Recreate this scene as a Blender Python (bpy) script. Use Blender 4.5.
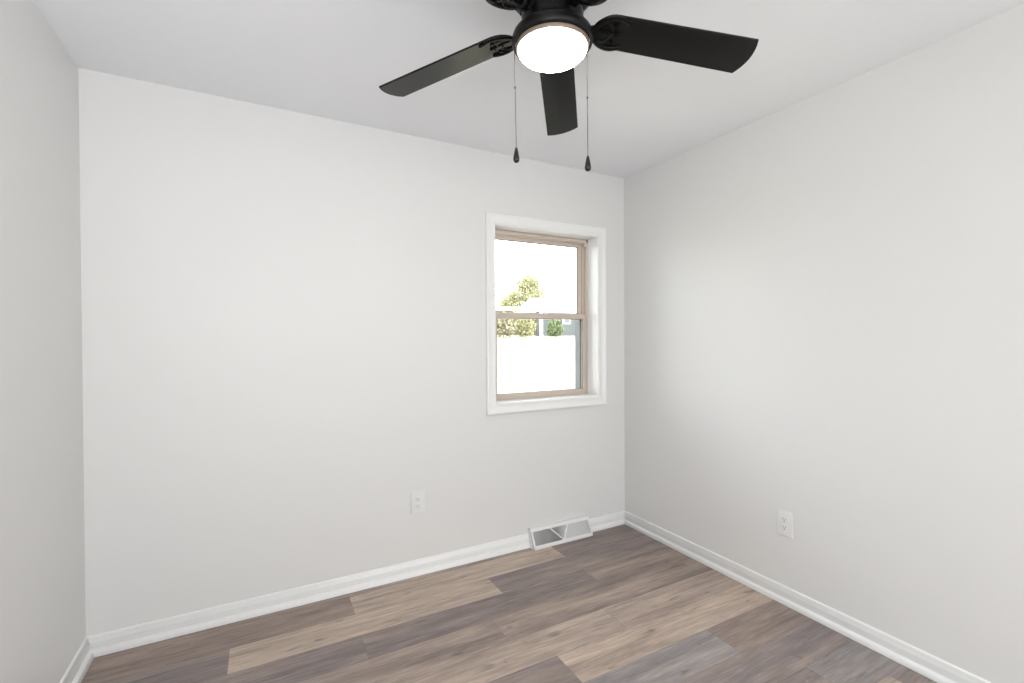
import bpy, bmesh, math, random
from mathutils import Vector, Matrix, Euler

for _o in list(bpy.data.objects):
    bpy.data.objects.remove(_o, do_unlink=True)
scene = bpy.context.scene
C = scene.collection
random.seed(7)
PI = math.pi

# ------------------------------------------------------------------ camera
CAM = Vector((-2.2905, -2.5633, 1.3189))
YAW, PITCH, ROLL, FPX = 0.4946, -0.0090, -0.0049, 470.1
fw = Vector((math.sin(YAW)*math.cos(PITCH), math.cos(YAW)*math.cos(PITCH), math.sin(PITCH)))
rt = Vector((math.cos(YAW), -math.sin(YAW), 0.0))
up = rt.cross(fw)
cr, sr = math.cos(ROLL), math.sin(ROLL)
r2, u2 = cr*rt + sr*up, -sr*rt + cr*up
cam_data = bpy.data.cameras.new('camera')
cam_data.sensor_fit = 'HORIZONTAL'
cam_data.sensor_width = 36.0
cam_data.lens = FPX/1024*36.0
cam_data.clip_start, cam_data.clip_end = 0.02, 500
cam = bpy.data.objects.new('camera', cam_data)
C.objects.link(cam)
mw = Matrix((r2, u2, -fw)).transposed().to_4x4()
mw.translation = CAM
cam.matrix_world = mw
scene.camera = cam

# ------------------------------------------------------------------ sky, sun, room light, exposure
vs = scene.view_settings
vs.view_transform = 'Standard'
vs.look = 'None'
vs.gamma = 1.0
vs.use_curve_mapping = False
vs.exposure = 0.95
scene.display_settings.display_device = 'sRGB'

world = bpy.data.worlds.new('overcast_sky')
scene.world = world
world.use_nodes = True
wn = world.node_tree.nodes
wn['Background'].inputs[0].default_value = (0.93, 0.97, 1.0, 1)
wn['Background'].inputs[1].default_value = 5.0


def light(name, kind, loc, direction, energy, color=(1, 1, 1), **kw):
    d = bpy.data.lights.new(name, kind)
    d.energy = energy
    d.color = color
    for k, v in kw.items():
        setattr(d, k, v)
    o = bpy.data.objects.new(name, d)
    C.objects.link(o)
    o.location = loc
    o.rotation_euler = Vector(direction).to_track_quat('-Z', 'Y').to_euler()
    return o


light('sun', 'SUN', (8, -12, 14), (-0.45, 0.62, -0.75), 4.2, (1.0, 0.96, 0.88), angle=0.01)
# added fill inside the closed rear wall, standing in for daylight from behind
light('rear_fill', 'AREA', (-1.55, -5.1, 1.15), (0, 1, 0.05), 32.0, (0.955, 0.98, 1.0), shape='RECTANGLE', size=2.5, size_y=2.1)
# added upward fill that brightens the ceiling, standing in for a bounced flash
light('ceiling_fill', 'AREA', (-2.50, -2.80, 1.50), (-0.30, 0.55, 1.0), 9.5, (0.97, 0.985, 1.0), shape='DISK', size=0.45)

# ------------------------------------------------------------------ materials
MATS = {}


def mat(name, color, rough=0.5, metal=0.0, spec=0.5, noise=None, bump=None, coat=0.0):
    """principled material; noise=(scale, amount) varies the colour, bump=(scale, strength)"""
    m = bpy.data.materials.new(name)
    m.use_nodes = True
    nt = m.node_tree
    b = nt.nodes['Principled BSDF']
    b.inputs['Roughness'].default_value = rough
    b.inputs['Metallic'].default_value = metal
    b.inputs['Specular IOR Level'].default_value = spec
    b.inputs['Coat Weight'].default_value = coat
    tc = nt.nodes.new('ShaderNodeTexCoord')
    if noise:
        n = nt.nodes.new('ShaderNodeTexNoise')
        n.inputs['Scale'].default_value = noise[0]
        n.inputs['Detail'].default_value = 4
        nt.links.new(tc.outputs['Object'], n.inputs['Vector'])
        mx = nt.nodes.new('ShaderNodeMix')
        mx.data_type = 'RGBA'
        a = noise[1]
        mx.inputs[6].default_value = tuple(max(0, c*(1-a)) for c in color) + (1,)
        mx.inputs[7].default_value = tuple(min(1, c*(1+a)) for c in color) + (1,)
        nt.links.new(n.outputs['Fac'], mx.inputs[0])
        nt.links.new(mx.outputs[2], b.inputs['Base Color'])
    else:
        b.inputs['Base Color'].default_value = tuple(color) + (1,)
    if bump:
        n2 = nt.nodes.new('ShaderNodeTexNoise')
        n2.inputs['Scale'].default_value = bump[0]
        n2.inputs['Detail'].default_value = 3
        nt.links.new(tc.outputs['Object'], n2.inputs['Vector'])
        bp = nt.nodes.new('ShaderNodeBump')
        bp.inputs['Strength'].default_value = bump[1]
        bp.inputs['Distance'].default_value = 0.002
        nt.links.new(n2.outputs['Fac'], bp.inputs['Height'])
        nt.links.new(bp.outputs['Normal'], b.inputs['Normal'])
    MATS[name] = m
    return m


wall_paint = mat('wall_paint', (0.775, 0.772, 0.760), 0.36, spec=0.15, noise=(1.2, 0.006), bump=(160, 0.05))
ceil_paint = mat('ceiling_paint', (0.91, 0.92, 0.945), 0.9, spec=0.2, noise=(60, 0.01), bump=(220, 0.12))
trim_paint = mat('trim_paint', (0.88, 0.88, 0.87), 0.32, spec=0.45, noise=(5, 0.006))
plastic_white = mat('white_plastic', (0.80, 0.80, 0.78), 0.35, noise=(20, 0.01))
slot_dark = mat('slot_dark', (0.22, 0.22, 0.21), 0.6)
steel_white = mat('white_enamel_steel', (0.86, 0.86, 0.85), 0.35, noise=(20, 0.01))
duct_dark = mat('duct_grey', (0.60, 0.60, 0.59), 0.8)
screw_metal = mat('screw_metal', (0.75, 0.75, 0.73), 0.35, 0.3)
vinyl_tan = mat('tan_vinyl', (0.62, 0.535, 0.455), 0.45, noise=(15, 0.03))
gasket = mat('gasket', (0.20, 0.18, 0.16), 0.6)
slate_ext = mat('slate_exterior', (0.040, 0.052, 0.056), 0.55, noise=(12, 0.05))
fan_black = mat('fan_black_gloss', (0.004, 0.004, 0.004), 0.34, spec=0.12)
bezel_black = mat('bezel_black_satin', (0.006, 0.0058, 0.0065), 0.38, spec=0.18)
blade_black = mat('blade_black', (0.0035, 0.0035, 0.0035), 0.36, spec=0.28, noise=(30, 0.15))
ring_metal = mat('glass_collar', (0.22, 0.165, 0.12), 0.4)
chain_metal = mat('chain_metal', (0.035, 0.034, 0.033), 0.7, 0.0, 0.05)
pull_black = mat('pull_black', (0.006, 0.006, 0.006), 0.12, spec=0.4)


def glass_pane_mat():
    m = bpy.data.materials.new('window_glass')
    m.use_nodes = True
    nt = m.node_tree
    nt.nodes.remove(nt.nodes['Principled BSDF'])
    out = nt.nodes['Material Output']
    tr = nt.nodes.new('ShaderNodeBsdfTransparent')
    tr.inputs[0].default_value = (0.96, 0.975, 0.97, 1)
    gl = nt.nodes.new('ShaderNodeBsdfGlossy')
    gl.inputs['Roughness'].default_value = 0.02
    fr = nt.nodes.new('ShaderNodeFresnel')
    fr.inputs[0].default_value = 1.45
    mx = nt.nodes.new('ShaderNodeMixShader')
    nt.links.new(fr.outputs[0], mx.inputs[0])
    nt.links.new(tr.outputs[0], mx.inputs[1])
    nt.links.new(gl.outputs[0], mx.inputs[2])
    nt.links.new(mx.outputs[0], out.inputs[0])
    return m


window_glass = glass_pane_mat()


def lamp_glass_mat():
    m = bpy.data.materials.new('frosted_lamp_glass')
    m.use_nodes = True
    b = m.node_tree.nodes['Principled BSDF']
    b.inputs['Base Color'].default_value = (0.9, 0.88, 0.84, 1)
    b.inputs['Roughness'].default_value = 0.35
    b.inputs['Emission Color'].default_value = (1.0, 0.97, 0.93, 1)
    b.inputs['Emission Strength'].default_value = 28.0
    return m


lamp_glass = lamp_glass_mat()


def plank_mat():
    m = bpy.data.materials.new('vinyl_plank')
    m.use_nodes = True
    nt = m.node_tree
    N, L = nt.nodes, nt.links
    b = N['Principled BSDF']
    b.inputs['Roughness'].default_value = 0.48
    b.inputs['Specular IOR Level'].default_value = 0.35
    uv = N.new('ShaderNodeUVMap')
    uv.uv_map = 'plank_uv'
    ca = N.new('ShaderNodeVertexColor')
    ca.layer_name = 'tone_a'
    cb = N.new('ShaderNodeVertexColor')
    cb.layer_name = 'tone_b'

    def noise(sx, sy, detail, rough, distort=0.0):
        mp = N.new('ShaderNodeMapping')
        mp.inputs['Scale'].default_value = (sx, sy, 1)
        L.new(uv.outputs[0], mp.inputs[0])
        n = N.new('ShaderNodeTexNoise')
        n.inputs['Scale'].default_value = 1.0
        n.inputs['Detail'].default_value = detail
        n.inputs['Roughness'].default_value = rough
        n.inputs['Distortion'].default_value = distort
        L.new(mp.outputs[0], n.inputs['Vector'])
        return n.outputs['Fac']

    def ramp(src, lo, hi, c0=(0, 0, 0, 1), c1=(1, 1, 1, 1)):
        r = N.new('ShaderNodeValToRGB')
        r.color_ramp.elements[0].position, r.color_ramp.elements[1].position = lo, hi
        r.color_ramp.elements[0].color, r.color_ramp.elements[1].color = c0, c1
        L.new(src, r.inputs[0])
        return r.outputs[0]

    def mix(kind, fac, a, c):
        x = N.new('ShaderNodeMix')
        x.data_type = 'RGBA'
        x.blend_type = kind
        if isinstance(fac, float):
            x.inputs[0].default_value = fac
        else:
            L.new(fac, x.inputs[0])
        for s, i in ((a, 6), (c, 7)):
            if isinstance(s, tuple):
                x.inputs[i].default_value = s
            else:
                L.new(s, x.inputs[i])
        return x.outputs[2]
    streak = ramp(noise(1.2, 11.0, 4, 0.6, 0.35), 0.36, 0.64)        # broad two-tone bands along the plank
    col = mix('MIX', streak, ca.outputs[0], cb.outputs[0])
    fine = ramp(noise(7.0, 95.0, 5, 0.7, 0.2), 0.3, 0.72, (0.76, 0.76, 0.76, 1), (1.16, 1.16, 1.16, 1))
    col = mix('MULTIPLY', 1.0, col, fine)
    mid = ramp(noise(2.6, 30.0, 5, 0.65, 0.35), 0.32, 0.7, (0.74, 0.73, 0.74, 1), (1.16, 1.15, 1.14, 1))
    col = mix('MULTIPLY', 1.0, col, mid)
    knots = ramp(noise(7.0, 26.0, 2, 0.4, 0.6), 0.66, 0.76)
    col = mix('MIX', mix('MULTIPLY', 1.0, knots, (0.6, 0.6, 0.6, 1)), col, (0.15, 0.125, 0.12, 1))
    pale = ramp(noise(16.0, 55.0, 3, 0.6), 0.64, 0.78)               # limed flecks
    col = mix('MIX', mix('MULTIPLY', 1.0, pale, (0.35, 0.35, 0.35, 1)), col, (0.62, 0.58, 0.56, 1))
    L.new(col, b.inputs['Base Color'])
    bp = N.new('ShaderNodeBump')
    bp.inputs['Strength'].default_value = 0.15
    bp.inputs['Distance'].default_value = 0.001
    L.new(fine, bp.inputs['Height'])
    L.new(bp.outputs[0], b.inputs['Normal'])
    return m


# ------------------------------------------------------------------ mesh helpers
class MB:
    """collects shapes, then links them as ONE mesh object"""

    def __init__(self):
        self.bm = bmesh.new()

    def box(self, x0, x1, y0, y1, z0, z1, bevel=0.0, M=None):
        r = bmesh.ops.create_cube(self.bm, size=1.0)
        vs_ = r['verts']
        for v in vs_:
            v.co = Vector(((x0+x1)/2+v.co.x*(x1-x0), (y0+y1)/2+v.co.y*(y1-y0), (z0+z1)/2+v.co.z*(z1-z0)))
        if bevel:
            es = list({e for v in vs_ for e in v.link_edges})
            g = bmesh.ops.bevel(self.bm, geom=es, offset=bevel, segments=2, affect='EDGES', profile=0.6)
            vs_ = list({v for f in g['faces'] for v in f.verts} | {v for v in vs_ if v.is_valid})
        if M is not None:
            for v in vs_:
                v.co = M @ v.co
        return self

    def lathe(self, prof, seg=48, center=(0, 0, 0), close=False):
        rings = []
        c = Vector(center)
        for r, z in prof:
            if r < 1e-6:
                rings.append([self.bm.verts.new(c+Vector((0, 0, z)))])
            else:
                rings.append([self.bm.verts.new(c+Vector((r*math.cos(2*PI*i/seg), r*math.sin(2*PI*i/seg), z))) for i in range(seg)])
        pairs = list(zip(rings, rings[1:]))
        if close:
            pairs.append((rings[-1], rings[0]))
        for a, b in pairs:
            for i in range(seg):
                j = (i+1) % seg
                if len(a) == 1 and len(b) == 1:
                    continue
                if len(a) == 1:
                    self.bm.faces.new((a[0], b[i], b[j]))
                elif len(b) == 1:
                    self.bm.faces.new((a[i], b[0], a[j]))
                else:
                    self.bm.faces.new((a[i], b[i], b[j], a[j]))
        return self

    def tube(self, pts, rad, seg=8, flat=1.0, normal=None):
        """swept round (or flattened) rod along pts; rad is a number or a list"""
        pts = [Vector(p) for p in pts]
        n = len(pts)
        rad = rad if isinstance(rad, (list, tuple)) else [rad]*n
        rings = []
        ref = Vector(normal) if normal is not None else Vector((0, 0, 1))
        for i, p in enumerate(pts):
            t = (pts[min(i+1, n-1)]-pts[max(i-1, 0)]).normalized()
            rf = ref if abs(t.dot(ref)) < 0.95 else Vector((1, 0, 0))
            a = t.cross(rf).normalized()
            b = a.cross(t).normalized()
            rings.append([self.bm.verts.new(p+a*rad[i]*math.cos(2*PI*k/seg)+b*rad[i]*flat*math.sin(2*PI*k/seg)) for k in range(seg)])
        for a, b in zip(rings, rings[1:]):
            for k in range(seg):
                j = (k+1) % seg
                self.bm.faces.new((a[k], b[k], b[j], a[j]))
        self.bm.faces.new(rings[0])
        self.bm.faces.new(list(reversed(rings[-1])))
        return self

    def extrude_profile(self, prof, P0, P1, out, m0=0.0, m1=0.0, upv=(0, 0, 1)):
        """closed profile [(depth, height)] swept from P0 to P1; out = depth direction; m0/m1 = mitre (shift along run per unit depth)"""
        P0, P1, out, upv = Vector(P0), Vector(P1), Vector(out), Vector(upv)
        d = (P1-P0).normalized()
        A = [self.bm.verts.new(P0+out*a+upv*h+d*a*m0) for a, h in prof]
        B = [self.bm.verts.new(P1+out*a+upv*h-d*a*m1) for a, h in prof]
        n = len(prof)
        for i in range(n):
            j = (i+1) % n
            self.bm.faces.new((A[i], A[j], B[j], B[i]))
        self.bm.faces.new(list(reversed(A)))
        self.bm.faces.new(B)
        return self

    def prism(self, outline, z0, z1, M=None, bevel=0.0):
        a = [self.bm.verts.new((x, y, z0)) for x, y in outline]
        b = [self.bm.verts.new((x, y, z1)) for x, y in outline]
        n = len(outline)
        fs = [self.bm.faces.new(list(reversed(a))), self.bm.faces.new(b)]
        for i in range(n):
            j = (i+1) % n
            fs.append(self.bm.faces.new((a[i], a[j], b[j], b[i])))
        vs_ = a+b
        if bevel:
            es = [e for f in fs[:2] for e in f.edges]
            g = bmesh.ops.bevel(self.bm, geom=es, offset=bevel, segments=2, affect='EDGES', profile=0.6)
            vs_ = list({v for f in g['faces'] for v in f.verts} | {v for v in vs_ if v.is_valid})
        if M is not None:
            for v in vs_:
                v.co = M @ v.co
        return self

    def build(self, name, material, parent=None, smooth=None):
        bmesh.ops.recalc_face_normals(self.bm, faces=self.bm.faces[:])
        me = bpy.data.meshes.new(name)
        self.bm.to_mesh(me)
        self.bm.free()
        for m in (material if isinstance(material, (list, tuple)) else [material]):
            me.materials.append(m)
        if smooth is not None:
            me.polygons.foreach_set('use_smooth', [True]*len(me.polygons))
            me.set_sharp_from_angle(angle=math.radians(smooth))
        o = bpy.data.objects.new(name, me)
        C.objects.link(o)
        if parent:
            o.parent = parent
        return o


def tag(o, label, cat, group=None, kind=None):
    o['label'] = label
    o['category'] = cat
    if group:
        o['group'] = group
    if kind:
        o['kind'] = kind
    return o


def struct(o, label=None, cat=None):
    o['kind'] = 'structure'
    if label:
        o['label'] = label
    if cat:
        o['category'] = cat
    return o


def thing(name, loc, label, cat, group=None, rotz=0.0):
    o = bpy.data.objects.new(name, None)
    o.empty_display_size = 0.1
    C.objects.link(o)
    o.location = loc
    o.rotation_euler = (0, 0, rotz)
    return tag(o, label, cat, group)


# ------------------------------------------------------------------ room shell
W, D, H = 2.935, 5.20, 2.44        # back wall y=0, right wall x=0, left wall x=-W
WT = 0.21                          # outside wall thickness
ox0, ox1, oz0, oz1 = -1.024, -0.238, 0.915, 2.005   # window opening

m = MB()
m.box(-W-0.12, ox0, 0, WT, -0.5, H+0.1)
m.box(ox1, 0.12, 0, WT, -0.5, H+0.1)
m.box(ox0, ox1, 0, WT, -0.5, oz0)
m.box(ox0, ox1, 0, WT, oz1, H+0.1)
struct(m.build('wall_back', wall_paint), 'off-white painted back wall with the window in it', 'wall')
struct(MB().box(0, 0.12, -D, 0, -0.02, H).build('wall_right', wall_paint), 'off-white painted wall on the right', 'wall')
struct(MB().box(-W-0.12, -W, -D, 0, -0.02, H).build('wall_left', wall_paint), 'off-white painted wall on the left edge', 'wall')
struct(MB().box(-W-0.12, 0.12, -D-0.12, -D, -0.02, H).build('wall_rear', wall_paint), 'off-white painted wall behind the photographer', 'wall')
struct(MB().box(-W-0.5, 0.5, -D-0.5, 0.6, H, H+0.12).build('ceiling', ceil_paint), 'flat white painted ceiling', 'ceiling')

# ---- floor of vinyl planks: one surface, each plank cut with a hairline joint
PW, PL, Y0 = 0.1767, 1.217, -0.0635
T = dict(                                                              # (tone a, tone b), linear colour
    brown=((0.390, 0.305, 0.258), (0.290, 0.232, 0.205)),
    tan=((0.640, 0.520, 0.420), (0.440, 0.350, 0.290)),
    purple=((0.255, 0.217, 0.215), (0.365, 0.295, 0.260)),
    grey=((0.285, 0.260, 0.258), (0.370, 0.330, 0.312)),
    mixed=((0.270, 0.220, 0.200), (0.470, 0.375, 0.315)),
    sand=((0.580, 0.470, 0.390), (0.385, 0.305, 0.260)),
)
# per row from the back wall: (x of one joint, {plank index left(-) / right(+) of that joint: tone})
rows = [
    (-1.895, {-1: 'brown', 0: 'tan', 1: 'purple'}),
    (-2.410, {-1: 'purple', 0: 'tan', 1: 'purple', 2: 'purple'}),
    (-0.685, {-2: 'purple', -1: 'purple', 0: 'mixed'}),
    (-2.560, {-1: 'purple', 0: 'mixed', 1: 'mixed', 2: 'mixed'}),
    (-2.050, {-1: 'mixed', 0: 'sand', 1: 'sand'}),
    (-1.215, {-1: 'purple', 0: 'tan', 1: 'mixed'}),
    (-0.530, {-1: 'grey', 0: 'brown', -2: 'brown'}),
    (-1.000, {-1: 'brown', 0: 'purple'}),
    (-1.600, {-1: 'mixed', 0: 'purple', 1: 'grey'}),
]
bm = bmesh.new()
uvl = bm.loops.layers.uv.new('plank_uv')
la = bm.loops.layers.float_color.new('tone_a')
lb = bm.loops.layers.float_color.new('tone_b')
rnd = random.Random(3)
names = list(T)
G = 0.0004
nrow = 32
for k in range(-1, nrow):
    yb = Y0-PW*k
    if yb - PW < -D:
        break
    jx, tones = rows[k] if 0 <= k < len(rows) else (rnd.uniform(-2, -1), {})
    for i in range(-4, 5):
        xa, xb = jx+PL*i, jx+PL*(i+1)
        xa, xb = max(xa, -W), min(xb, 0.0)
        if xb - xa < 0.01:
            continue
        tone = T[tones.get(i, rnd.choice(names))]
        f = [bm.verts.new(v) for v in ((xa+G, yb-PW+G, 0), (xb-G, yb-PW+G, 0), (xb-G, min(yb-G, 0), 0), (xa+G, min(yb-G, 0), 0))]
        face = bm.faces.new(f)
        ju, jv = rnd.uniform(0, 90), rnd.uniform(0, 90)
        br = rnd.uniform(0.95, 1.05)
        for lp in face.loops:
            lp[uvl].uv = (lp.vert.co.x+ju, lp.vert.co.y+jv)
            lp[la] = tuple(c*br for c in tone[0])+(1,)
            lp[lb] = tuple(c*br for c in tone[1])+(1,)
# dark core seen in the joints
core = [bm.verts.new(v) for v in ((-W, -D, -0.0012), (0, -D, -0.0012), (0, 0, -0.0012), (-W, 0, -0.0012))]
cf = bm.faces.new(core)
for lp in cf.loops:
    lp[uvl].uv = (lp.vert.co.x, lp.vert.co.y)
    lp[la] = lp[lb] = (0.12, 0.10, 0.09, 1)
me = bpy.data.meshes.new('floor')
bm.to_mesh(me)
bm.free()
me.materials.append(plank_mat())
fl = bpy.data.objects.new('floor', me)
C.objects.link(fl)
struct(fl, 'grey brown wood-look vinyl plank floor', 'floor')

# ---- baseboards: moulded board with a quarter-round shoe
BT, BH = 0.034, 0.0785
prof = [(0, 0), (BT, 0), (BT-0.0005, 0.007), (BT-0.004, 0.0155), (BT-0.010, 0.0205), (0.0165, 0.0225), (0.0125, 0.0240),
        (0.0165, 0.0520), (0.0158, 0.0555), (0.0120, 0.0605), (0.0105, 0.0660), (0.0090, 0.0720), (0.0060, 0.0765), (0.0020, BH), (0, BH)]
RX0, RX1 = -0.803, -0.348           # floor register span on the back wall
m = MB()
m.extrude_profile(prof, (-W, 0, 0), (RX0, 0, 0), (0, -1, 0), m0=1)
m.extrude_profile(prof, (RX1, 0, 0), (0, 0, 0), (0, -1, 0), m1=1)
struct(m.build('baseboard_back', trim_paint, smooth=50), 'white moulded baseboard along the back wall', 'baseboard')
struct(MB().extrude_profile(prof, (0, 0, 0), (0, -D, 0), (-1, 0, 0), m0=1).build('baseboard_right', trim_paint, smooth=50),
       'white moulded baseboard along the right wall', 'baseboard')
struct(MB().extrude_profile(prof, (-W, -D, 0), (-W, 0, 0), (1, 0, 0), m1=1).build('baseboard_left', trim_paint, smooth=50),
       'white moulded baseboard along the left wall', 'baseboard')

# ------------------------------------------------------------------ window
win = bpy.data.objects.new('window_1', None)
C.objects.link(win)
struct(win, 'white cased tan vinyl double-hung window in the back wall', 'window')
win.location = ((ox0+ox1)/2, 0, oz0)
bpy.context.view_layer.update()


def wbuild(mb, name, material, parent, smooth=None):
    """geometry is written in room coordinates; hang it below the window without moving it"""
    o = mb.build(name, material, None, smooth)
    o.parent = parent
    o.matrix_parent_inverse = Matrix.Translation(-Vector(win.location)) if parent is win else Matrix.Identity(4)
    return o


# casing: stepped colonial profile, mitred (depth towards the room, width outwards)
CW = 0.060
cprof = [(0, 0), (0.010, 0), (0.0125, 0.004), (0.0125, 0.010), (0.0110, 0.014), (0.0120, 0.030), (0.0150, 0.042),
         (0.0175, 0.048), (0.0190, 0.053), (0.0180, 0.058), (0.0150, CW), (0, CW)]


def casing_side(mb, P0, P1, outw):
    P0, P1, outw = Vector(P0), Vector(P1), Vector(outw)
    d = (P1-P0).normalized()
    A = [mb.bm.verts.new(P0+Vector((0, -a, 0))+outw*h-d*h) for a, h in cprof]
    B = [mb.bm.verts.new(P1+Vector((0, -a, 0))+outw*h+d*h) for a, h in cprof]
    n = len(cprof)
    for i in range(n):
        j = (i+1) % n
        mb.bm.faces.new((A[i], A[j], B[j], B[i]))
    mb.bm.faces.new(list(reversed(A)))
    mb.bm.faces.new(B)


cx0, cx1, cz0, cz1 = ox0-0.003, ox1+0.003, oz0-0.003, oz1+0.003
for P0, P1, ow in (((cx0, 0, cz0), (cx0, 0, cz1), (-1, 0, 0)), ((cx1, 0, cz0), (cx1, 0, cz1), (1, 0, 0)),
                   ((cx0, 0, cz1), (cx1, 0, cz1), (0, 0, 1)), ((cx0, 0, cz0), (cx1, 0, cz0), (0, 0, -1))):
    mb = MB()
    casing_side(mb, P0, P1, ow)
    wbuild(mb, 'casing', trim_paint, win, 40)
# jamb extension boards lining the opening
JT, JD = 0.006, 0.108
m = MB()
m.box(ox0-0.004, ox0+JT*0.3, -0.004, JD+0.09, oz0, oz1)
m.box(ox1-JT*0.3, ox1+0.004, -0.004, JD+0.09, oz0, oz1)
m.box(ox0, ox1, -0.004, JD+0.09, oz1-JT*0.3, oz1+0.004)
m.box(ox0, ox1, -0.004, JD+0.09, oz0-0.004, oz0+JT*0.3)
wbuild(m, 'jamb_liner', trim_paint, win)
# vinyl master frame
fx0, fx1, fz0, fz1 = ox0+0.001, ox1-0.001, oz0+0.001, oz1-0.003
m = MB()
yf, yb = JD, 0.205
m.box(fx0, fx0+0.030, yf, yb, fz0, fz1, 0.002)
m.box(fx1-0.013, fx1, yf, yb, fz0, fz1, 0.002)
m.box(fx1-0.030, fx1-0.010, 0.136, 0.146, fz0, fz1)               # parting stop between the two tracks
m.box(fx0, fx1, yf, 0.134, fz1-0.024, fz1, 0.002)
m.box(fx0, fx1, 0.130, yb, fz1-0.030, fz1, 0.002)
m.box(fx0, fx1, yf, yb, fz0, fz0+0.006, 0.001)
m.box(fx0, fx1, 0.140, yb, fz0, fz0+0.020, 0.002)
frame = wbuild(m, 'window_frame', vinyl_tan, win, 40)
# balance shoe caps at the head of the jamb track
m = MB()
m.box(fx1-0.030, fx1-0.013, 0.112, 0.128, fz1-0.050, fz1-0.024, 0.002)
wbuild(m, 'jamb_track_cap', vinyl_tan, win, 40)
# slate grey exterior jambs, seen through the lower glass
m = MB()
m.box(fx1-0.042, fx1-0.012, 0.148, 0.206, fz0+0.02, 1.44)
m.box(fx0+0.012, fx0+0.042, 0.148, 0.206, fz0+0.02, 1.44)
wbuild(m, 'exterior_screen_track', slate_ext, win)


def sash(name, x0, x1, z0, z1, y0, y1, sl, sr, sb, st, lip=0.006):
    mb = MB()
    mb.box(x0, x0+sl, y0, y1, z0, z1, 0.003)
    mb.box(x1-sr, x1, y0, y1, z0, z1, 0.003)
    mb.box(x0+sl-0.004, x1-sr+0.004, y0, y1, z0, z0+sb, 0.003)
    mb.box(x0+sl-0.004, x1-sr+0.004, y0, y1, z1-st, z1, 0.003)
    o = wbuild(mb, name, vinyl_tan, win, 40)
    gx0, gx1, gz0, gz1 = x0+sl, x1-sr, z0+sb, z1-st
    yg = (y0+y1)/2
    mb = MB()
    e = 0.003
    for a in ((gx0-e, gx0+e), (gx1-e, gx1+e)):
        mb.box(a[0], a[1], yg-0.006, yg+0.006, gz0, gz1)
    for a in ((gz0-e, gz0+e), (gz1-e, gz1+e)):
        mb.box(gx0, gx1, yg-0.006, yg+0.006, a[0], a[1])
    b = wbuild(mb, 'glazing_bead', gasket, o)
    p = wbuild(MB().box(gx0-0.002, gx1+0.002, yg-0.0015, yg+0.0015, gz0-0.002, gz1+0.002), 'pane', window_glass, o)
    return o


lower = sash('lower_sash', fx0+0.026, fx1-0.0148, fz0+0.004, 1.479, 0.112, 0.136, 0.042, 0.026, 0.034, 0.036)
upper = sash('upper_sash', fx0+0.026, fx1-0.014, 1.440, fz1-0.022, 0.146, 0.172, 0.042, 0.042, 0.036, 0.028)
# ------------------------------------------------------------------ outlets


def make_outlet(loc, rotz, label):
    """wall plate lies in local xz, faces local -y"""
    o = thing('power_outlet', loc, label, 'outlet', 'duplex wall outlets', rotz)
    hw, hh = 0.040, 0.0615
    mb = MB()
    # slightly crowned plate
    out = []
    for sx, sz, a0 in ((1, 1, 0), (-1, 1, 90), (-1, -1, 180), (1, -1, 270)):
        for q in range(4):
            a = math.radians(a0+q*30)
            out.append((sx*(hw-0.005)+0.005*math.cos(a), sz*(hh-0.005)+0.005*math.sin(a)))
    Mx = Matrix(((1, 0, 0, 0), (0, 0, -1, 0), (0, 1, 0, 0), (0, 0, 0, 1)))   # prism z -> -y
    mb.prism(out, 0.0, 0.0065, Mx, 0.0022)
    mb.build('wall_plate', plastic_white, o, 40)
    for s in (1, -1):
        cz = s*0.0195
        f = []
        for i in range(32):
            a = 2*PI*i/32
            f.append((0.0172*math.cos(a), cz+max(-0.0130, min(0.0130, 0.0172*math.sin(a)))))
        rc = MB().prism(f, 0.005, 0.0085, Mx, 0.0008).build('receptacle', plastic_white, o, 40)
        sl = MB()
        sl.box(-0.0078, -0.0052, -0.0088, -0.0080, cz-0.001, cz+0.0085)
        sl.box(0.0050, 0.0074, -0.0088, -0.0080, cz+0.000, cz+0.0075)
        g = [(0.0030*math.cos(2*PI*i/12), cz-0.0070+0.0030*math.sin(2*PI*i/12)) for i in range(12)]
        sl.prism(g, 0.0080, 0.0088, Mx)
        sl.build('slot', slot_dark, rc)['label'] = 'dark contact slots'
    sc = MB().prism([(0.0032*math.cos(2*PI*i/16), 0.0032*math.sin(2*PI*i/16)) for i in range(16)], 0.0060, 0.0076, Mx, 0.0005)
    sc.build('screw', screw_metal, o, 40)
    return o


make_outlet((-1.513, 0, 0.3985), 0.0, 'white duplex outlet low on the back wall, left of the window')
make_outlet((0, -1.161, 0.390), -PI/2, 'white duplex outlet low on the right-hand wall')

# ------------------------------------------------------------------ baseboard register
reg = thing('floor_register', ((RX0+RX1)/2, 0, 0), 'white metal baseboard register with fanned louvers below the window', 'vent')
hl = (RX1-RX0)/2
zt, db, dt = 0.112, 0.080, 0.030       # height, depth at the bottom, depth at the top
lipb = 0.014
zb_, zt_ = 0.022, 0.096               # opening on the sloped face


def slope_y(z):
    return -(db+(dt-db)*(z-lipb)/(zt-lipb))


m = MB()
e = 0.004
# end cheeks
for s in (-1, 1):
    x0, x1 = (s*hl, s*(hl-e)) if s < 0 else (s*(hl-e), s*hl)
    cheek = [(0.0, 0), (db, 0), (db, lipb), (dt, zt), (0.0, zt)]
    m.extrude_profile(cheek, (x0, 0, 0), (x1, 0, 0), (0, -1, 0))
m.box(-hl, hl, -dt, 0, zt-0.003, zt)                        # top
m.box(-hl, hl, -db, -db+0.003, 0.0, lipb)                   # toe


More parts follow.
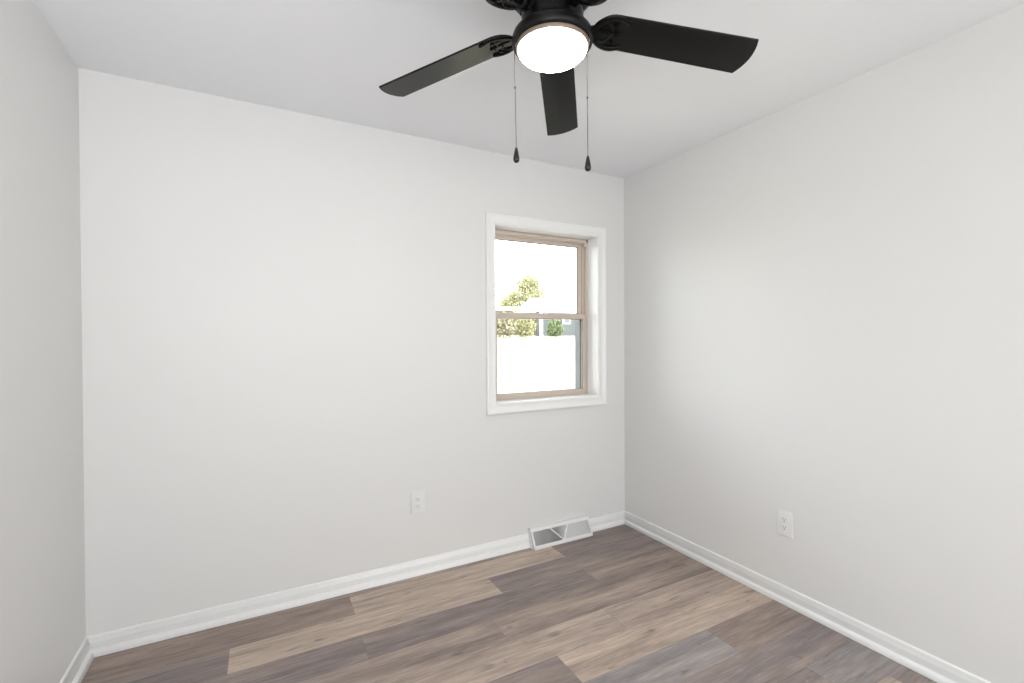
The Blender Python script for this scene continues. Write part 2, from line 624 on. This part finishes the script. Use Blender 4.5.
def face_quad(mb, pts, t=0.003):
    """flat piece on the sloped face; pts are (x, z)"""
    n = Vector((0, -(zt-lipb), -(db-dt))).normalized()
    n = Vector((0, -1, 0.5)).normalized()
    a = [mb.bm.verts.new((x, slope_y(z), z)) for x, z in pts]
    b = [mb.bm.verts.new(v.co-n*t) for v in a]
    k = len(pts)
    mb.bm.faces.new(a)
    mb.bm.faces.new(list(reversed(b)))
    for i in range(k):
        j = (i+1) % k
        mb.bm.faces.new((a[i], b[i], b[j], a[j]))


sx = hl-0.014
face_quad(m, [(-hl, lipb), (hl, lipb), (hl, zb_), (-hl, zb_)])
face_quad(m, [(-hl, zt_), (hl, zt_), (hl, zt), (-hl, zt)])
face_quad(m, [(-hl, zb_), (-sx, zb_), (-sx, zt_), (-hl, zt_)])
face_quad(m, [(sx, zb_), (hl, zb_), (hl, zt_), (sx, zt_)])
bodyreg = m.build('housing', steel_white, reg)
MB().box(-hl+e, hl-e, -0.020, -0.002, 0.002, zt-0.004).build('duct_opening', duct_dark, reg)
# the V of two ribs
m = MB()
vx, rw = 0.000, 0.0045
for s, xt in ((-1, -0.082), (1, 0.050)):
    face_quad(m, [(vx-rw+s*0.003, zb_), (vx+rw+s*0.003, zb_), (xt+rw, zt_), (xt-rw, zt_)], 0.008)
m.build('rib', steel_white, reg)


def fins(xa0, xa1, xb0, xb1, n, yawdeg, name, material):
    """thin upright blades between two slanted edges (xa at the bottom, xb at the top)"""
    mb = MB()
    dy = 0.016
    dx = dy*math.tan(math.radians(yawdeg))
    for i in range(n):
        t = (i+0.5)/n
        p0, p1 = xa0+(xa1-xa0)*t, xb0+(xb1-xb0)*t
        v = []
        for x, z in ((p0, zb_-0.002), (p1, zt_+0.002)):
            y = slope_y(z)+0.002
            for tk in (-0.0004, 0.0004):
                v.append(mb.bm.verts.new((x+tk, y, z)))
                v.append(mb.bm.verts.new((x+tk+dx, y+dy, z)))
        a0, a1, a2, a3, b0, b1, b2, b3 = v
        for f in ((a0, a1, b1, b0), (a2, b2, b3, a3), (a0, b0, b2, a2), (a1, a3, b3, b1), (a0, a2, a3, a1), (b0, b1, b3, b2)):
            mb.bm.faces.new(f)
    return mb.build(name, material, reg)


fins(-sx, vx-0.006, -sx, -0.086, 34, -2, 'louver', steel_white)
fins(vx-0.004, vx+0.004, -0.078, 0.046, 14, -4, 'louver', steel_white)
fins(vx+0.006, sx, 0.054, sx, 24, -15, 'louver', steel_white)
# damper lever
m = MB()
m.box(0.006, 0.012, slope_y(0.06)-0.010, slope_y(0.06)+0.004, 0.058, 0.078, 0.001)
m.build('damper_lever', steel_white, reg, 40)

# ------------------------------------------------------------------ ceiling fan
FX, FY, ZB = -1.5205, -1.395, 2.250
fan = thing('ceiling_fan', (FX, FY, H), 'black five-blade hugger ceiling fan with lit glass bowl', 'ceiling fan')


def fz(z):
    return z-H


# motor housing against the ceiling
MB().lathe([(0, 0), (0.098, 0), (0.100, -0.004), (0.100, -0.020), (0.112, -0.030), (0.126, -0.048), (0.130, -0.070), (0.130, -0.100),
            (0.124, -0.116), (0.108, -0.128), (0.086, -0.132), (0, -0.132)], 64).build('motor_housing', fan_black, fan, 40)
# spinning hub that carries the blade irons, ribbed underneath
m = MB()
m.lathe([(0, fz(2.309)), (0.094, fz(2.309)), (0.098, fz(2.302)), (0.096, fz(2.284)), (0.088, fz(2.274)), (0.060, fz(2.268)), (0, fz(2.268))], 64)
for i in range(20):
    a = 2*PI*i/20
    Mx = Matrix.Rotation(a, 4, 'Z')
    m.box(0.066, 0.0955, -0.004, 0.004, fz(2.2765), fz(2.3045), 0.0012, Mx)
m.build('hub', fan_black, fan, 40)
# switch housing
MB().lathe([(0, fz(2.272)), (0.088, fz(2.276)), (0.091, fz(2.268)), (0.088, fz(2.245)), (0.085, fz(2.232)), (0.085, fz(2.222)), (0, fz(2.222))], 64
           ).build('switch_housing', fan_black, fan, 40)
# light ring
MB().lathe([(0.060, fz(2.2290)), (0.078, fz(2.2280)), (0.094, fz(2.2235)), (0.107, fz(2.2160)), (0.1155, fz(2.2060)), (0.1195, fz(2.1960)), (0.1195, fz(2.1870)),
            (0.1165, fz(2.1790)), (0.1130, fz(2.1755)), (0.1090, fz(2.1750)), (0.1085, fz(2.1790)), (0.1085, fz(2.1900)), (0.060, fz(2.2100))], 72, close=True
           ).build('light_ring', bezel_black, fan, 40)
MB().lathe([(0.1068, fz(2.1790)), (0.1062, fz(2.1680)), (0.1040, fz(2.1655)), (0.1010, fz(2.1655)), (0.1005, fz(2.1800)), (0.1068, fz(2.1840))], 72, close=True
           ).build('glass_retainer', ring_metal, fan, 40)['label'] = 'tan metal rim around the lit glass'
# frosted bowl
prof = []
for i in range(15):
    a = (PI/2)*i/14
    prof.append((0.1012*math.cos(a), fz(2.1655)-0.036*math.sin(a)))
prof[-1] = (0, fz(2.1295))
MB().lathe([(0.1000, fz(2.1700))]+prof, 72).build('lamp_shade', lamp_glass, fan, 60)['label'] = 'glowing frosted glass bowl'

# one blade (local x runs outwards along the blade), then copies
PITCHB, DROOP = -0.2084, 0.0917
RB0, RB1 = 0.128, 0.635
TH0 = -0.346


def blade_outline():
    pts = []
    wr, wt = 0.0580, 0.0655
    ca = 0.055
    # tip: shallow arc with rounded corners, from -w side to +w side
    for i in range(9):
        t = -1+2*i/8
        pts.append((RB1-0.016*t*t, wt*t))
    # root: half ellipse
    for i in range(19):
        a = PI/2+PI*i/18
        pts.append((RB0+0.060+0.060*math.cos(a), wr*math.sin(a)))
    return pts


def make_blade_meshes():
    mb = MB()
    mb.prism(blade_outline(), -0.003, 0.003, None, 0.0012)
    bl = mb.build('blade', blade_black, fan, 35)
    ib = MB()
    zz = -0.0065
    # two scroll arms hugging the rounded root
    for s in (-1, 1):
        arc = [(0.118, s*0.010, zz+0.004)]
        for i in range(10):
            a = PI-(PI/2+0.12)*i/9
            arc.append((RB0+0.060+0.061*math.cos(a), s*0.055*math.sin(a), zz))
        arc += [(RB0+0.082, s*0.050, zz), (RB0+0.098, s*0.043, zz+0.001)]
        n = len(arc)
        ib.tube(arc, [0.0065+0.0015*math.sin(PI*i/(n-1)) for i in range(n)], 10, 0.6)
        # inner curl
        cur = []
        for i in range(10):
            a = PI-(PI*0.95)*i/9
            cur.append((RB0+0.030+0.024*math.cos(a), s*(0.006+0.030*math.sin(a)), zz-0.001))
        ib.tube(cur, [0.0055-0.0025*i/9 for i in range(10)], 8, 0.7)
        ib.lathe([(0, -0.004), (0.0055, -0.003), (0.0065, 0.0), (0.0065, 0.003)], 14, (RB0+0.062, s*0.030, zz-0.001))
    # scalloped mounting plate, middle tongue and screws
    ib.prism([(0.128, -0.016), (0.150, -0.034), (0.172, -0.038), (0.186, -0.026), (0.182, -0.010), (0.182, 0.010), (0.186, 0.026), (0.172, 0.038), (0.150, 0.034), (0.128, 0.016)], zz+0.0005, zz+0.0036, None, 0.0008)
    ib.prism([(0.105, -0.013), (0.150, -0.010), (0.205, -0.007), (0.213, 0.0), (0.205, 0.007), (0.150, 0.010), (0.105, 0.013)], zz-0.003, zz+0.0035, None, 0.001)
    for x, y in ((0.170, 0.0), (0.196, 0.0)):
        ib.lathe([(0, -0.0035), (0.004, -0.003), (0.005, 0.0)], 12, (x, y, zz-0.003))
    # neck sweeping up to the hub (written level, the blade's tilt is small here)
    neck = [(0.122, 0, zz), (0.112, 0, zz+0.002), (0.104, 0, zz+0.008), (0.096, 0, zz+0.020), (0.088, 0, zz+0.028), (0.074, 0, zz+0.031)]
    ib.tube(neck, [0.0055, 0.0055, 0.006, 0.006, 0.0065, 0.007], 10, 2.4, normal=(0, 1, 0))
    ir = ib.build('blade_iron', fan_black, bl, 45)
    return bl, ir


blade, iron = make_blade_meshes()
for k in range(5):
    a = TH0+k*2*PI/5+(-0.008, 0.010, 0.0, 0.0, 0.0)[k]
    if k == 0:
        b = blade
    else:
        b = blade.copy()
        C.objects.link(b)
        ic = iron.copy()
        C.objects.link(ic)
        ic.parent = b
    b.parent = fan
    b.matrix_local = (Matrix.Translation((0, 0, fz(ZB))) @ Matrix.Rotation(a, 4, 'Z') @ Matrix.Rotation(DROOP, 4, 'Y')
                      @ Matrix.Rotation(PITCHB, 4, 'X'))

# pull chains with beads and turned pendants
def pull_chain(P0, P1, bead_z):
    P0, P1 = Vector(P0), Vector(P1)
    o0 = Vector((FX, FY, H))
    mb = MB()
    mb.tube([P0-o0, (P0-o0)*0.5+(P1-o0)*0.5, P1-o0], 0.0011, 6)
    n = 90
    for i in range(n):
        c = P0.lerp(P1, (i+0.5)/n)-o0
        mb.lathe([(0, 0.0013), (0.0012, 0), (0, -0.0013)], 6, c)
    ch = mb.build('pull_chain', chain_metal, fan)
    t = (P1-P0).normalized()
    q = P0.lerp(P1, bead_z)-o0
    MB().lathe([(0, 0.004), (0.0022, 0.0028), (0.0026, 0), (0.0022, -0.0028), (0, -0.004)], 12, q).build('connector', chain_metal, ch, 60)
    e = P1-o0
    MB().lathe([(0, 0.0), (0.0032, -0.001), (0.0042, -0.005), (0.0062, -0.014), (0.0086, -0.027), (0.0097, -0.035), (0.0090, -0.042), (0.0058, -0.0465), (0, -0.048)],
               24, e).build('pendant', pull_black, ch, 60)
    # little outlet nub on the ring
    d = Vector((P0.x-FX, P0.y-FY, 0)).normalized()
    s = P0-o0
    MB().tube([s-d*0.012, s-d*0.002, s+Vector((0, 0, -0.003))], [0.004, 0.004, 0.0032], 10).build('chain_outlet', bezel_black, ch, 45)


pull_chain((-1.5975, -1.3030, 2.2000), (-1.5890, -1.2965, 1.9020), 0.40)
pull_chain((-1.4020, -1.4060, 2.1930), (-1.4010, -1.4075, 1.8720), 0.45)

# ------------------------------------------------------------------ outdoors, seen through the window
lawn_mat = mat('dry_lawn', (0.30, 0.275, 0.20), 0.95, spec=0.1, noise=(0.8, 0.12), bump=(30, 0.3))
siding_mat = mat('grey_siding', (0.050, 0.056, 0.060), 0.7, noise=(3, 0.08))
roof_white = mat('pale_metal_roof', (0.80, 0.80, 0.78), 0.5, noise=(2, 0.04))
roof_grey = mat('grey_shingle', (0.16, 0.155, 0.15), 0.8, noise=(6, 0.1))
roof_brown = mat('brown_shingle', (0.115, 0.080, 0.060), 0.8, noise=(6, 0.15))
post_pale = mat('pale_post_paint', (0.35, 0.38, 0.40), 0.6)
wood_dark = mat('dark_post_wood', (0.05, 0.04, 0.032), 0.8, noise=(8, 0.2))
bark = mat('bark', (0.09, 0.07, 0.055), 0.9, noise=(10, 0.3))
glass_dark = mat('dark_house_glass', (0.05, 0.06, 0.07), 0.15)
leaf_mats = {
    'gold': mat('leaf_gold', (0.215, 0.205, 0.095), 0.7, noise=(1.5, 0.3)),
    'green': mat('leaf_green', (0.095, 0.125, 0.045), 0.7, noise=(1.5, 0.3)),
    'straw': mat('leaf_straw', (0.19, 0.165, 0.10), 0.7, noise=(1.5, 0.3)),
    'grey': mat('leaf_greygreen', (0.10, 0.115, 0.105), 0.7, noise=(1.5, 0.3)),
}


def gz(y):
    """lawn height: falls away from the house wall, then climbs gently"""
    return -0.45 + max(0.0, (y-1.0)/21.0)*1.83


m = MB()
ys = [0.215, 1, 4, 8, 12, 16, 22, 30, 45, 70]
vg = [[m.bm.verts.new((x, y, gz(y) if y <= 22 else 1.38+0.01*(y-22))) for x in (-40, -10, 0, 6, 12, 18, 26, 50, 90)] for y in ys]
for r0, r1 in zip(vg, vg[1:]):
    for i in range(len(r0)-1):
        m.bm.faces.new((r0[i], r0[i+1], r1[i+1], r1[i]))
struct(m.build('ground', lawn_mat), 'pale sunlit lawn outside the window', 'lawn')


def leaf_cloud(mb, rnd, blobs, n, size):
    for i in range(n):
        bx, by, bz, rx, rz = rnd.choice(blobs)
        d = Vector((rnd.gauss(0, 1), rnd.gauss(0, 1), rnd.gauss(0, 1))).normalized()*(rnd.random()**0.45)
        c = Vector((bx+d.x*rx, by+d.y*rx, bz+d.z*rz))
        R_ = Euler((rnd.uniform(0, 6.3), rnd.uniform(0, 6.3), rnd.uniform(0, 6.3))).to_matrix()
        s = size*rnd.uniform(0.6, 1.3)
        q = [Vector((-s, 0, 0)), Vector((0, -s*0.45, 0)), Vector((s, 0, 0)), Vector((0, s*0.45, 0.15*s))]
        mb.bm.faces.new([mb.bm.verts.new(c+R_ @ v) for v in q])


def tree(name, loc, label, cat, height, blobs, n, size, leaf, seed, trunk=0.14, group=None):
    rnd = random.Random(seed)
    t = thing(name, loc, label, cat, group)
    mb = MB()
    leaf_cloud(mb, rnd, blobs, n, size)
    me_f = mb.build('foliage', leaf_mats[leaf], t)
    mb = MB()
    mb.tube([(0, 0, -0.1), (0.03, 0, height*0.25), (-0.03, 0.02, height*0.55)], [trunk, trunk*0.8, trunk*0.5], 8)
    for bx, by, bz, rx, rz in blobs:
        mb.tube([(0, 0, height*0.3), (bx*0.5, by*0.5, height*0.3+(bz-height*0.3)*0.55), (bx, by, bz)], [trunk*0.5, trunk*0.3, trunk*0.1], 6)
    mb.build('trunk', bark, t)
    return t


def shrub(loc, label, leaf, w, h, n, seed, group=None):
    return tree('garden_shrub', loc, label, 'shrub', h*0.6,
                [(0, 0, h*0.45, w*0.5, h*0.45), (-w*0.22, 0.1, h*0.35, w*0.35, h*0.33), (w*0.22, -0.1, h*0.4, w*0.33, h*0.38), (0.05, 0, h*0.72, w*0.3, h*0.28)],
                n*3, 0.10, leaf, seed, 0.03, group)


GH = 'shrubs along the far edge of the lawn'
shrub((9.95, 21.2, 1.31), 'straw coloured shrub at the far lawn edge, leftmost in the row', 'straw', 1.45, 1.45, 420, 1, GH)
shrub((11.65, 22.9, 1.37), 'tall golden shrub at the far lawn edge, second from the left', 'gold', 1.5, 1.65, 480, 2, GH)
shrub((11.40, 21.2, 1.31), 'golden shrub at the far lawn edge, just left of the dark post', 'gold', 1.15, 1.45, 420, 3, GH)
shrub((13.75, 21.6, 1.33), 'round green shrub at the far lawn edge, right of the pale post', 'green', 0.90, 1.20, 420, 4, GH)

# posts of a porch at the lawn's edge
p = thing('timber_post', (13.08, 22.6, 1.36), 'dark timber post at the lawn edge, left of the pale post', 'post')
MB().box(-0.09, 0.09, -0.09, 0.09, -0.05, 1.50, 0.01).build('shaft', wood_dark, p)
MB().box(-0.11, 0.11, -0.11, 0.11, 1.50, 1.54, 0.008).build('post_cap', wood_dark, p)
p = thing('porch_column', (13.38, 22.7, 1.36), 'pale painted column at the lawn edge beside the dark post', 'column')
MB().box(-0.12, 0.12, -0.12, 0.12, -0.05, 1.55, 0.01).build('shaft', post_pale, p)
MB().box(-0.15, 0.15, -0.15, 0.15, -0.05, 0.10, 0.01).build('column_base', post_pale, p)
MB().box(-0.15, 0.15, -0.15, 0.15, 1.55, 1.62, 0.01).build('column_cap', post_pale, p)


def house(name, loc, rotz, label, L, Dp, hw, hr, wall, roof, windows=(), over=0.3, hip=0.0):
    """front of the house faces local -y; hip = how far the ridge ends are drawn in"""
    h = thing(name, loc, label, 'house', None, rotz)
    mb = MB()
    mb.box(-L/2, L/2, -Dp/2, Dp/2, -0.3, hw)
    for i in range(int(hw/0.2)):                                    # lap siding courses on the front
        mb.box(-L/2, L/2, -Dp/2-0.015, -Dp/2, i*0.2, i*0.2+0.012)
    if not hip:
        mb.extrude_profile([(-Dp/2, hw), (Dp/2, hw), (0, hr-0.04)], (-L/2, 0, 0), (L/2, 0, 0), (0, -1, 0))
    mb.build('siding', wall, h)
    mb = MB()
    ex, ey = L/2+over, Dp/2+over
    rx = ex-hip
    v = [mb.bm.verts.new(c) for c in ((-ex, -ey, hw), (ex, -ey, hw), (ex, ey, hw), (-ex, ey, hw), (-ex, -ey, hw+0.08), (ex, -ey, hw+0.08),
                                      (ex, ey, hw+0.08), (-ex, ey, hw+0.08), (-rx, 0, hr), (rx, 0, hr))]
    for f in ((0, 3, 2, 1), (0, 1, 5, 4), (1, 2, 6, 5), (2, 3, 7, 6), (3, 0, 4, 7), (4, 5, 9, 8), (6, 7, 8, 9), (5, 6, 9), (7, 4, 8)):
        mb.bm.faces.new([v[k] for k in f])
    mb.build('roof', roof, h)
    for x, z, w_, h_ in windows:
        f = MB().box(x-w_/2-0.08, x+w_/2+0.08, -Dp/2-0.05, -Dp/2+0.02, z-h_/2-0.08, z+h_/2+0.08, 0.01).build('window', trim_paint, h)
        MB().box(x-w_/2, x+w_/2, -Dp/2-0.055, -Dp/2-0.045, z-h_/2, z+h_/2).build('pane', glass_dark, f)
    return h


house('neighbour_house', (17.1, 28.6, 1.40), -0.55, 'small house with a pale hipped roof beyond the shrubs', 3.0, 2.6, 1.75, 2.95, siding_mat, roof_white, (), 0.3, 0.95)
house('grey_house', (17.0, 24.4, 1.38), 0.0, 'dark grey siding house at the right beyond the lawn', 4.6, 2.0, 1.50, 1.84, siding_mat, roof_grey, [(-1.15, 1.12, 0.45, 0.45)], 0.2)
house('brown_roofed_house', (17.6, 36.0, 1.45), -0.5, 'brown roofed house behind the golden shrubs', 4.2, 3.0, 2.15, 2.72, siding_mat, roof_brown)

tree('yellow_tree', (22.9, 41, 1.5), 'large yellow green tree rising behind the pale roof', 'tree', 6.0,
     [(0, 0, 4.6, 1.9, 1.5), (-1.3, 0.3, 3.8, 1.4, 1.2), (1.2, 0, 4.2, 1.5, 1.3), (0.3, 0, 5.6, 1.2, 0.9), (-2.2, 0, 3.0, 1.0, 1.0)], 4600, 0.15, 'gold', 11)
tree('grey_tree', (29.9, 48, 1.6), 'grey green tree behind the pale roof, right of the yellow tree', 'tree', 5.2,
     [(0, 0, 4.4, 1.4, 1.0), (-0.9, 0, 3.9, 1.0, 0.9), (0.9, 0, 3.8, 1.0, 0.9)], 900, 0.15, 'grey', 12)
tree('bare_tree', (25.2, 52, 1.6), 'sparse thin tree at the left of the view outside', 'tree', 6.0,
     [(-0.5, 0, 5.0, 1.2, 1.1), (0.6, 0, 4.5, 1.2, 1.1), (0, 0, 5.8, 1.0, 0.9), (1.1, 0, 3.5, 0.9, 0.9)], 420, 0.14, 'grey', 13)
